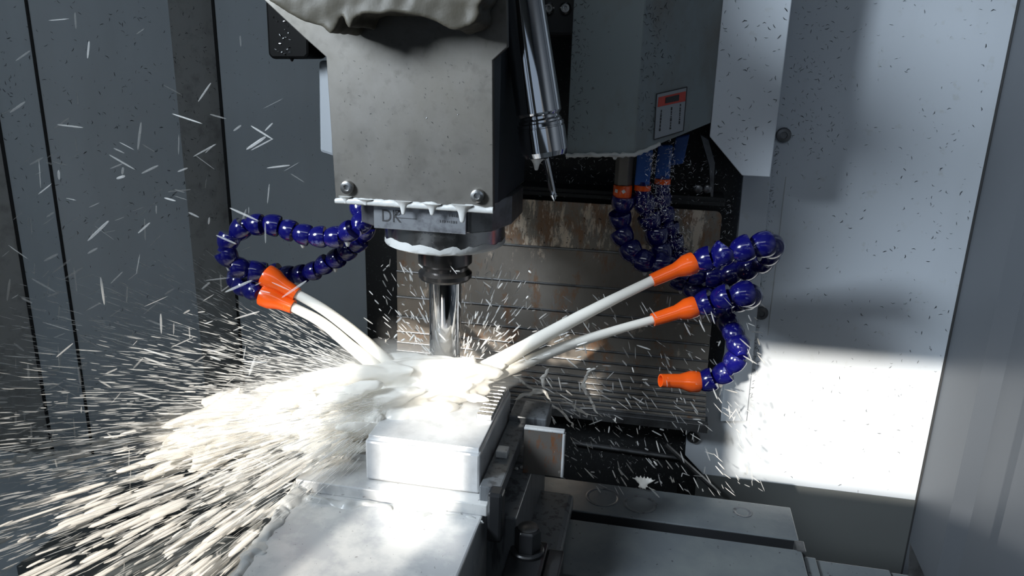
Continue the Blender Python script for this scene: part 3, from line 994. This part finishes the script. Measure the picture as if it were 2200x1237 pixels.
attach(MB().lathe([(0.005, 0), (0.005, 0.03)], 12, (q[0] + q[2]) / 2 + V((0, 0.01, 0)), (0, 1, 0)).build('valve_stem', M['fitting'], None), vh)

# left hand hoses
NL1 = (P(570, 590, Y=-0.045), P(638, 632, Y=-0.045))
NL2 = (P(564, 632, Y=-0.050), P(630, 659, Y=-0.050))
h4 = hose('blue segmented hose looping from the spindle head to the upper left nozzle', PP((776, 452, -.02), (777, 478, -.03), (756, 494, -.04), (715, 510, -.04), (678, 508, -.04), (640, 500, -.04), (600, 487, -.04),
          (566, 480, -.045), (530, 488, -.05), (500, 506, -.055), (484, 532, -.06), (494, 558, -.06), (520, 577, -.055), (552, 584, -.05)), NL1, scale=0.93, drops=0.3)
h5 = hose('blue segmented hose running behind to the lower left nozzle', PP((784, 468, 0.01), (780, 505, 0.01), (748, 538, 0.01), (705, 565, 0.01), (660, 586, 0.01), (615, 590, 0.012), (570, 584, 0.012), (530, 580, 0.0),
          (508, 592, -.02), (518, 612, -.04), (546, 625, -.05)), NL2, scale=0.90, drops=0.3)
drip(P(583, 640, Y=-0.05), 0.007, 0.012, 'coolant_drip', h5, 'foam')

# ------------------------------------------------------------------ coolant jets
IMP = P(930, 838, Y=-0.050)


def jet(label, pts, r0, r1, par=None):
    path = spline(pts, 14)
    n = len(path)
    rs = []
    for i, p in enumerate(path):
        t = i / (n - 1)
        rs.append((r0 + (r1 - r0) * t ** 1.6) * (1 + 0.10 * t * noise.noise(p * 60)))
    o = MB().tube(path, rs, 20).build('coolant_jet', M['jet'], None, smooth=80)
    return tag(o, label, 'coolant jet', 'milky coolant jets')


jet('thick milky coolant jet from the upper left nozzle down to the cutter', [NL1[1] - (NL1[1] - NL1[0]).normalized() * 0.006] + PP((700, 668, -.045), (780, 730, -.047), (850, 795, -.05), (905, 835, -.05)), 0.0056, 0.0092)
jet('thick milky coolant jet from the lower left nozzle down to the cutter', [NL2[1] - (NL2[1] - NL2[0]).normalized() * 0.006] + PP((690, 692, -.052), (755, 745, -.055), (822, 800, -.058), (880, 848, -.058)), 0.0056, 0.0092)
jet('long milky coolant jet from the upper right nozzle to the cutter', [NZ1[1] - (NZ1[1] - NZ1[0]).normalized() * 0.006] + PP((1320, 642, .06), (1220, 694, .03), (1110, 755, -.01), (1020, 805, -.035), (940, 842, -.05)), 0.0060, 0.0125)
jet('lower milky coolant jet from the middle right nozzle to the cutter', [NZ2[1] - (NZ2[1] - NZ2[0]).normalized() * 0.006] + PP((1320, 710, .06), (1220, 742, .03), (1110, 786, -.01), (1020, 820, -.035), (945, 848, -.05)), 0.0052, 0.0105)

# ------------------------------------------------------------------ splash: merged lumps of liquid
def splash(name, streams, seed, vox=0.0020, disp=0.0045, freq=38, nj=4):
    rn = random.Random(seed)
    mb = MB()
    base = MB().lathe([(0.02, -1.0), (0.45, -0.86), (0.8, -0.5), (1.0, 0), (0.8, 0.5), (0.45, 0.86), (0.02, 1.0)], 10)
    for pts, rads, spread in streams:
        path = spline(pts, 10)
        n = len(path)
        for i in range(n):
            t = i / (n - 1) * (len(rads) - 1)
            k = min(int(t), len(rads) - 2)
            r = rads[k] + (rads[k + 1] - rads[k]) * (t - k)
            d = (path[min(i + 1, n - 1)] - path[max(i - 1, 0)]).normalized()
            for j in range(nj):
                s = r * rn.uniform(0.16, 0.50)
                c = path[i] + V((rn.gauss(0, 1), rn.gauss(0, 1), rn.gauss(0, .8))) * r * spread
                dd = (d + V((rn.gauss(0, .12), rn.gauss(0, .12), rn.gauss(0, .12)))).normalized()
                q = V((0, 0, 1)).rotation_difference(dd)
                st = rn.uniform(2.5, 6.5)
                mb.add([c + q @ V((v[0] * s, v[1] * s, v[2] * s * st)) for v in base.v], base.f)
    me = mb.mesh(name)
    o = bpy.data.objects.new(name, me)
    COL.objects.link(o)
    md = o.modifiers.new('remesh', 'REMESH')
    md.mode = 'VOXEL'
    md.voxel_size = vox
    sm = o.modifiers.new('smooth', 'SMOOTH')
    sm.iterations = 3
    dg = bpy.context.evaluated_depsgraph_get()
    m2 = bpy.data.meshes.new_from_object(o.evaluated_get(dg))
    o.modifiers.clear()
    o.data = m2
    bpy.data.meshes.remove(me)
    for v in m2.vertices:
        c = v.co
        u = V((c.x * 0.35, c.y, c.z))
        v.co = c + noise.noise_vector(u * freq) * disp + noise.noise_vector(u * freq * 2.7) * disp * 0.45
    for p in m2.polygons:
        p.use_smooth = True
    m2.materials.append(M['splash'])
    return o


S_ = []
S_.append((PP((985, 815, -.045), (900, 822, -.055), (790, 832, -.065), (690, 852, -.08), (600, 876, -.095), (520, 898, -.11), (455, 922, -.12), (420, 945, -.125)),
           [.015, .024, .026, .024, .022, .025, .024, .008], 0.6))
S_.append((PP((940, 845, -.05), (860, 868, -.075), (780, 890, -.095), (700, 905, -.115), (640, 915, -.125)), [.016, .025, .025, .020, .008], 0.65))
S_.append((PP((900, 815, -.045), (820, 806, -.05), (720, 822, -.06), (620, 850, -.075), (540, 876, -.09)), [.014, .012, .010, .008, .004], 0.6))
S_.append((PP((560, 880, -.10), (500, 905, -.115), (450, 935, -.125), (430, 958, -.13)), [.012, .018, .016, .005], 0.7))
S_.append((PP((960, 835, -.05), (1010, 850, -.06), (1050, 858, -.06)), [.010, .006, .003], 0.4))
sp = splash('coolant_splash', S_, 5, 0.0019, 0.0045, 45, 5)
tag(sp, 'bright white burst of coolant thrown left from under the milling tool', 'splash', kind='stuff')
T_ = []
T_.append((PP((470, 915, -.12), (360, 932, -.12), (240, 950, -.12), (110, 972, -.12), (-40, 1005, -.12)), [.010, .008, .006, .006, .005], 0.5))
T_.append((PP((520, 905, -.12), (420, 945, -.14), (300, 975, -.15)), [.006, .005, .002], 0.8))
sp2 = splash('coolant_splash', T_, 9, 0.0022, 0.006)
tag(sp2, 'long thin trail of coolant stretching to the left edge of the picture', 'splash', kind='stuff')
U_ = []
for pts in [[(1095, 800, .10), (1140, 830, .10), (1170, 845, .10), (1185, 865, .10)], [(1165, 850, .10), (1130, 845, .09), (1105, 855, .08)],
            [(1290, 785, .16), (1262, 800, .16), (1255, 830, .16), (1275, 870, .17), (1300, 900, .18)], [(1180, 790, .15), (1165, 810, .15), (1172, 840, .15)],
            [(1200, 850, .15), (1240, 880, .16), (1290, 895, .17)], [(1170, 860, .12), (1210, 890, .13), (1240, 930, .14)]]:
    U_.append((PP(*pts), [.0010, .0028, .0026, .0010], 0.5))
sp3 = splash('coolant_splash', U_, 12, 0.0014, 0.004, 60)
tag(sp3, 'loose strands of coolant flying in front of the rusty cover', 'splash', kind='stuff')
# crown splash on the table's back edge
W_ = []
for k in range(9):
    a = -1.2 + k * 0.3
    c = P(1382, 1040, Y=0.09)
    W_.append(([c, c + V((sin(a) * 0.010, 0.003 * cos(a), 0.004)), c + V((sin(a) * 0.020, 0.008 * cos(a * 1.7), 0.007 + 0.007 * abs(cos(a * 2))))], [.0035, .0018, .0006], 0.2))
sp4 = splash('coolant_splash', W_, 14, 0.0012, 0.0015, 80)
tag(sp4, 'small crown of coolant splashing on the back edge of the table', 'splash', kind='stuff')
# foam lying on the vise bed
F_ = []
F_.append((PP((500, 1240, -.40), (520, 1180, -.34), (560, 1130, -.27), (620, 1085, -.23)), [.012, .014, .013, .008], 0.7))
F_ = [([V((-0.102, -0.44, 0.104)), V((-0.100, -0.33, 0.104)), V((-0.106, -0.25, 0.103)), V((-0.104, -0.18, 0.108))], [.010, .012, .011, .010], 0.35),
      ([V((-0.10, -0.185, 0.105)), V((-0.03, -0.18, 0.104)), V((0.05, -0.178, 0.103)), V((0.085, -0.177, 0.103))], [.010, .008, .006, .004], 0.35)]
fo = splash('coolant_foam', F_, 21, 0.0022, 0.004, 60)
fo.data.materials.clear()
fo.data.materials.append(M['foam'])
tag(fo, 'white coolant foam along the left edge of the vise bed', 'foam', kind='stuff')

# ------------------------------------------------------------------ haze of atomised coolant round the burst
H_ = []
H_.append((PP((1010, 800, -.03), (900, 815, -.05), (780, 835, -.07), (650, 862, -.09), (520, 895, -.11), (400, 925, -.12), (250, 950, -.13)), [.026, .040, .044, .044, .040, .032, .012], 0.45))
H_.append((PP((900, 850, -.06), (780, 900, -.11), (650, 960, -.17), (520, 1020, -.22), (400, 1080, -.26)), [.016, .018, .015, .012, .006], 0.7))
H_.append((PP((1060, 790, -.02), (980, 815, -.045), (910, 825, -.05), (840, 815, -.05), (780, 820, -.06)), [.008, .014, .019, .018, .010], 0.35))
mist = splash('coolant_mist', H_, 33, 0.005, 0.010, 16)
mm = bpy.data.materials.new('coolant_mist')
mm.use_nodes = True
nt = mm.node_tree
nt.nodes.clear()
mo = nt.nodes.new('ShaderNodeOutputMaterial')
pv = nt.nodes.new('ShaderNodeVolumePrincipled')
pv.inputs['Color'].default_value = (0.97, 0.96, 0.93, 1)
pv.inputs['Anisotropy'].default_value = 0.2
msk = mask_noise(mm, 22, 0.36, 0.72, 3, (0.4, 0.8, 1.2))
mu = nt.nodes.new('ShaderNodeMath')
mu.operation = 'MULTIPLY'
mu.inputs[1].default_value = 17.0
nt.links.new(msk, mu.inputs[0])
nt.links.new(mu.outputs[0], pv.inputs['Density'])
nt.links.new(pv.outputs[0], mo.inputs['Volume'])
mist.data.materials.clear()
mist.data.materials.append(mm)
tag(mist, 'soft white haze of atomised coolant around the burst left of the cutter', 'mist', kind='stuff')

# ------------------------------------------------------------------ spray of drops
DROP_V = [(1, 0, -0.55), (-0.5, 0.866, -0.55), (-0.5, -0.866, -0.55), (1, 0, 0.55), (-0.5, 0.866, 0.55), (-0.5, -0.866, 0.55), (0, 0, -1), (0, 0, 1)]
BIG_V, BIG_F = [], []
for zz, rr in ((-0.86, 0.55), (-0.45, 0.95), (0.45, 1.0), (0.88, 0.6)):
    BIG_V += [(rr * cos(k * pi / 3), rr * sin(k * pi / 3), zz) for k in range(6)]
BIG_V += [(0, 0, -1), (0, 0, 1)]
for rr in range(3):
    BIG_F += [(rr * 6 + k, rr * 6 + (k + 1) % 6, rr * 6 + 6 + (k + 1) % 6, rr * 6 + 6 + k) for k in range(6)]
BIG_F += [((k + 1) % 6, k, 24) for k in range(6)] + [(18 + k, 18 + (k + 1) % 6, 25) for k in range(6)]
DROP_F = [(0, 1, 4, 3), (1, 2, 5, 4), (2, 0, 3, 5), (1, 0, 6), (2, 1, 6), (0, 2, 6), (3, 4, 7), (4, 5, 7), (5, 3, 7)]


def add_drop(mb, c, d, length, rad):
    d = d.normalized()
    q = V((0, 0, 1)).rotation_difference(d)
    h = length / 2
    b = len(mb.v)
    a = q @ V((rad, 0, 0))
    e = q @ V((0, rad, 0))
    z = d * h
    rich = rad > 0.0007
    for (x, y, w_) in (BIG_V if rich else DROP_V):
        mb.v.append(tuple(c + a * x + e * y + z * w_))
    mb.f += [tuple(i + b for i in f) for f in (BIG_F if rich else DROP_F)]


def fan(rn, az0, az1, el0, el1):
    """direction: az 0 = left (-x), positive turns towards the door (-y)"""
    a, e = rn.uniform(az0, az1), rn.uniform(el0, el1)
    return V((-cos(a) * cos(e), -sin(a) * cos(e), sin(e)))


rn = random.Random(11)
ORG = V((-0.01, -0.05, 0.178))
big, mid, fine, drift = MB(), MB(), MB(), MB()
# heavy drops flung low towards the front left
for i in range(300):
    d = fan(rn, radians(8), radians(58), radians(-34), radians(-6))
    r = 0.14 + 0.36 * rn.random() ** 0.8
    c = ORG + d * r + V((0, 0, -0.10 * r * r))
    if c.z < 0.012:
        continue
    add_drop(big, c, d + V((0, 0, -0.15 * r)), rn.uniform(0.020, 0.080), rn.uniform(0.0010, 0.0038))
# medium drops, wide fan
for i in range(800):
    d = fan(rn, radians(-8), radians(60), radians(-30), radians(-1))
    r = 0.05 + 0.55 * rn.random() ** 0.9
    c = ORG + d * r + V((0, 0, -0.12 * r * r))
    if c.z < 0.012 or c.y > 0.25 or c.x < -0.68:
        continue
    add_drop(mid, c, d + V((rn.gauss(0, .08), 0, rn.gauss(0, .08) - 0.2 * r)), rn.uniform(0.006, 0.028), rn.uniform(0.0005, 0.0013))
# drops drifting in the air on the left, in mixed directions
for i in range(650):
    px, py = rn.uniform(-40, 640), 1237 * rn.random() ** 0.42
    c = P(px, py, Y=rn.uniform(-0.25, 0.12))
    if c.z < 0.012 or c.x < -0.60:
        continue
    k = rn.random()
    if k < 0.5:
        d = V((0.8, 0.1, 0.45 + rn.gauss(0, .2)))
    elif k < 0.75:
        d = V((-0.9, 0, 0.32 + rn.gauss(0, .15)))
    else:
        d = V((0.15 + rn.gauss(0, .12), 0, 1))
    add_drop(drift, c, d, rn.uniform(0.008, 0.032), rn.uniform(0.0004, 0.0013))
# around the tool and to the right
for i in range(420):
    a = rn.uniform(radians(-10), radians(190))
    e = rn.uniform(radians(5), radians(75))
    d = V((cos(a) * cos(e), sin(a) * cos(e) * 0.8, sin(e)))
    r = 0.03 + 0.13 * rn.random()
    c = V((0.02, -0.02, 0.178)) + d * r
    add_drop(mid if rn.random() < .4 else fine, c, d, rn.uniform(0.004, 0.014), rn.uniform(0.0004, 0.0010))
for i in range(420):
    px, py = rn.uniform(1150, 1640), rn.uniform(640, 1060)
    c = P(px, py, Y=rn.uniform(0.05, 0.22))
    d = V((0.5 + rn.gauss(0, .3), 0.1, -0.75 + rn.gauss(0, .35)))
    add_drop(mid if rn.random() < .35 else fine, c, d, rn.uniform(0.005, 0.022), rn.uniform(0.0004, 0.0011))
for i in range(160):
    px, py = rn.uniform(820, 1150), rn.uniform(560, 780)
    c = P(px, py, Y=rn.uniform(-0.05, 0.2))
    d = V((rn.gauss(0, .6), 0.1, 0.6 + rn.gauss(0, .3)))
    add_drop(mid if rn.random() < .5 else fine, c, d, rn.uniform(0.004, 0.012), rn.uniform(0.0004, 0.0012))
# fine mist drawn out along the flight
for i in range(12000):
    d = fan(rn, radians(-30), radians(66), radians(-26), radians(16))
    r = 0.03 + 0.45 * rn.random() ** 1.5
    c = ORG + d * r + V((0, 0, -0.10 * r * r))
    if c.z < 0.012 or c.y > 0.28 or c.x < -0.6:
        continue
    if d.z > 0.1 and rn.random() < (d.z - 0.1) * 2.2:
        continue
    add_drop(fine, c, d + V((rn.gauss(0, .06), 0, rn.gauss(0, .06))), rn.uniform(0.004, 0.026), rn.uniform(0.00018, 0.0006))
for mb, mt, lab in ((big, 'drop', 'thick white drops of coolant flying towards the lower left corner'),
                    (mid, 'drop', 'scattered medium drops of coolant in the air all round the cutter'),
                    (drift, 'drop_drift', 'thin drops of coolant drifting in front of the left wall'),
                    (fine, 'drop_fine', 'dense fine spray of coolant fanning out from the cutter')):
    o = mb.build('coolant_spray', M[mt], None, smooth=70)
    tag(o, lab, 'spray', kind='stuff')

# ------------------------------------------------------------------ metal chips and swarf
def chips(name, label, spots, mt, cat='chips'):
    """spots: (point, normal, length)"""
    mb = MB()
    r2 = random.Random(len(spots))
    for c, nrm, ln in spots:
        ln *= (0.9 if 'spindle' in label else 1.5) if mt == 'chip' else 1.15
        nrm = V(nrm).normalized()
        u = nrm.orthogonal().normalized()
        v = nrm.cross(u)
        a = r2.uniform(0, 2 * pi)
        d = u * cos(a) + v * sin(a)
        e = nrm.cross(d)
        wd = ln * r2.uniform(0.15, 0.35)
        bend = e * ln * r2.uniform(-0.5, 0.5)
        lift = nrm * ln * r2.uniform(0.08, 0.35)
        b = nrm * 0.0003
        c = V(c)
        mb.add([c - d * ln + b, c - d * ln + e * wd * .4 + b, c + bend + lift, c + bend + e * wd + lift * .4 + b, c + d * ln * .9 + b + lift * .3, c + d * ln * .9 + e * wd * .5 + b],
               [(0, 2, 3, 1), (2, 4, 5, 3)])
    o = mb.build(name, M[mt])
    return tag(o, label, cat, kind='stuff')


r3 = random.Random(31)
sp_ = []
for i in range(620):
    px, py = r3.uniform(1670, 2150), r3.uniform(0, 1080)
    k = 1
    if px < 1850 and py < 300:
        k = 1.1
    elif not (1880 < px < 2120 and 250 < py < 950) and r3.random() < .45:
        continue
    p = P(px, py, Y=YR - 0.0003)
    if 0.39 < p.x < 0.655:
        sp_.append((p, (0, -1, 0), r3.uniform(0.0006, 0.0019) * k))
for i in range(160):
    t = r3.random()
    sp_.append((P(1672 - 60 * t + r3.gauss(0, 4), 300 + 560 * t, Y=YR - 0.0003), (0, -1, 0), r3.uniform(0.0006, 0.002)))
for i in range(170):
    p = P(r3.gauss(1745, 40), r3.uniform(0, 340), Y=YR - 0.0003)
    if p.x > 0.39:
        sp_.append((p, (0, -1, 0), r3.uniform(0.0006, 0.0018)))
chips('metal_chips', 'dark metal chips stuck on the bright right wall', sp_, 'chip')
sp_ = []
for i in range(110):
    sp_.append((P(r3.uniform(1540, 1690), r3.uniform(0, 375), Y=0.1997), (0, -1, 0), r3.uniform(0.0006, 0.0022)))
sp_ = [s for s in sp_ if 0.292 < s[0].x < 0.367 and s[0].z > 0.41 and (s[0].x - 0.2905) + (s[0].z - 0.4535) * 0.957 > 0.004]
chips('metal_chips', 'dark metal chips scattered over the chamfered guard plate', sp_, 'chip')
sp_ = []
segs = list(zip(pl[1:-1], pl[2:]))
for i in range(900):
    a, b = segs[r3.choice([0, 1, 2, 2, 2, 3, 3])]
    t = r3.random()
    x, y = a[0] + (b[0] - a[0]) * t, a[1] + (b[1] - a[1]) * t
    d = V((b[0] - a[0], b[1] - a[1], 0)).normalized()
    n2 = V((d.y, -d.x, 0))
    z = r3.uniform(0.25, 0.75) if r3.random() < .75 else r3.uniform(0, 0.5)
    sp_.append((V((x, y, z)) + n2 * 0.0002, n2, r3.uniform(0.0006, 0.0022)))
chips('metal_chips', 'dark metal chips stuck on the folded left wall', sp_, 'chip')
sp_ = [(V((r3.uniform(-0.49, -0.24), 0.3797, r3.uniform(0.18, 0.65))), (0, -1, 0), r3.uniform(0.0006, 0.0022)) for i in range(260)]
chips('metal_chips', 'dark metal chips stuck on the back wall left of the spindle head', sp_, 'chip')
sp_ = []
for i in range(330):
    if r3.random() < 0.6:
        u = c1 + (c2 - c1) * abs(r3.gauss(0.14, 0.12))
        z = r3.uniform(0.46, 0.66)
        sp_.append((u + V((0, 0, z)), fn, r3.uniform(0.0006, 0.0022)))
    else:
        sp_.append((c0 + (c1 - c0) * abs(r3.gauss(0.10, 0.08)) + V((0, -0.0003, r3.uniform(0.45, 0.66))), (0, -1, 0), r3.uniform(0.0006, 0.0018)))
chips('metal_chips', 'dark metal chips stuck on the magazine cover', sp_, 'chip')
sp_ = []
for i in range(130):
    sp_.append((P(r3.uniform(720, 1060), r3.uniform(130, 430), Y=YP - 0.0002), (0, -1, 0), r3.uniform(0.0005, 0.0016)))
chips('metal_chips', 'tiny metal chips on the steel front of the spindle head', sp_, 'chip')
# glittering swarf tangled in the hoses and on the black parts
sp_ = []
for (px, py, yy, sx, sy, n_) in [(1408, 445, .20, 18, 26, 300), (1415, 405, .20, 12, 20, 120), (1400, 345, .19, 7, 14, 110), (1440, 335, .215, 6, 26, 140), (1455, 520, .22, 14, 30, 200), (1375, 430, .19, 8, 14, 50),
                                 (1445, 565, .20, 12, 12, 60), (1470, 370, .25, 22, 30, 90), (1560, 455, .315, 12, 40, 90)]:
    for i in range(n_):
        p = P(r3.gauss(px, sx), r3.gauss(py, sy), Y=yy + r3.gauss(0, 0.006))
        sp_.append((p, (r3.gauss(0, 1), -1, r3.gauss(0, 1)), r3.uniform(0.0006, 0.0026)))
chips('metal_swarf', 'glittering silver swarf tangled among the right hand blue hoses', sp_, 'swarf', 'swarf')
sp_ = []
for i in range(420):
    px, py = (r3.uniform(1140, 1540), r3.uniform(330, 425)) if r3.random() < .6 else (r3.uniform(1215, 1480), r3.uniform(890, 1040))
    p = P(px, py, Y=0.333)
    sp_.append((p, (r3.gauss(0, .4), -1, r3.gauss(0, .4)), r3.uniform(0.0006, 0.0028)))
chips('metal_swarf', 'silver swarf caught on the black column around the rusty cover', sp_, 'swarf', 'swarf')
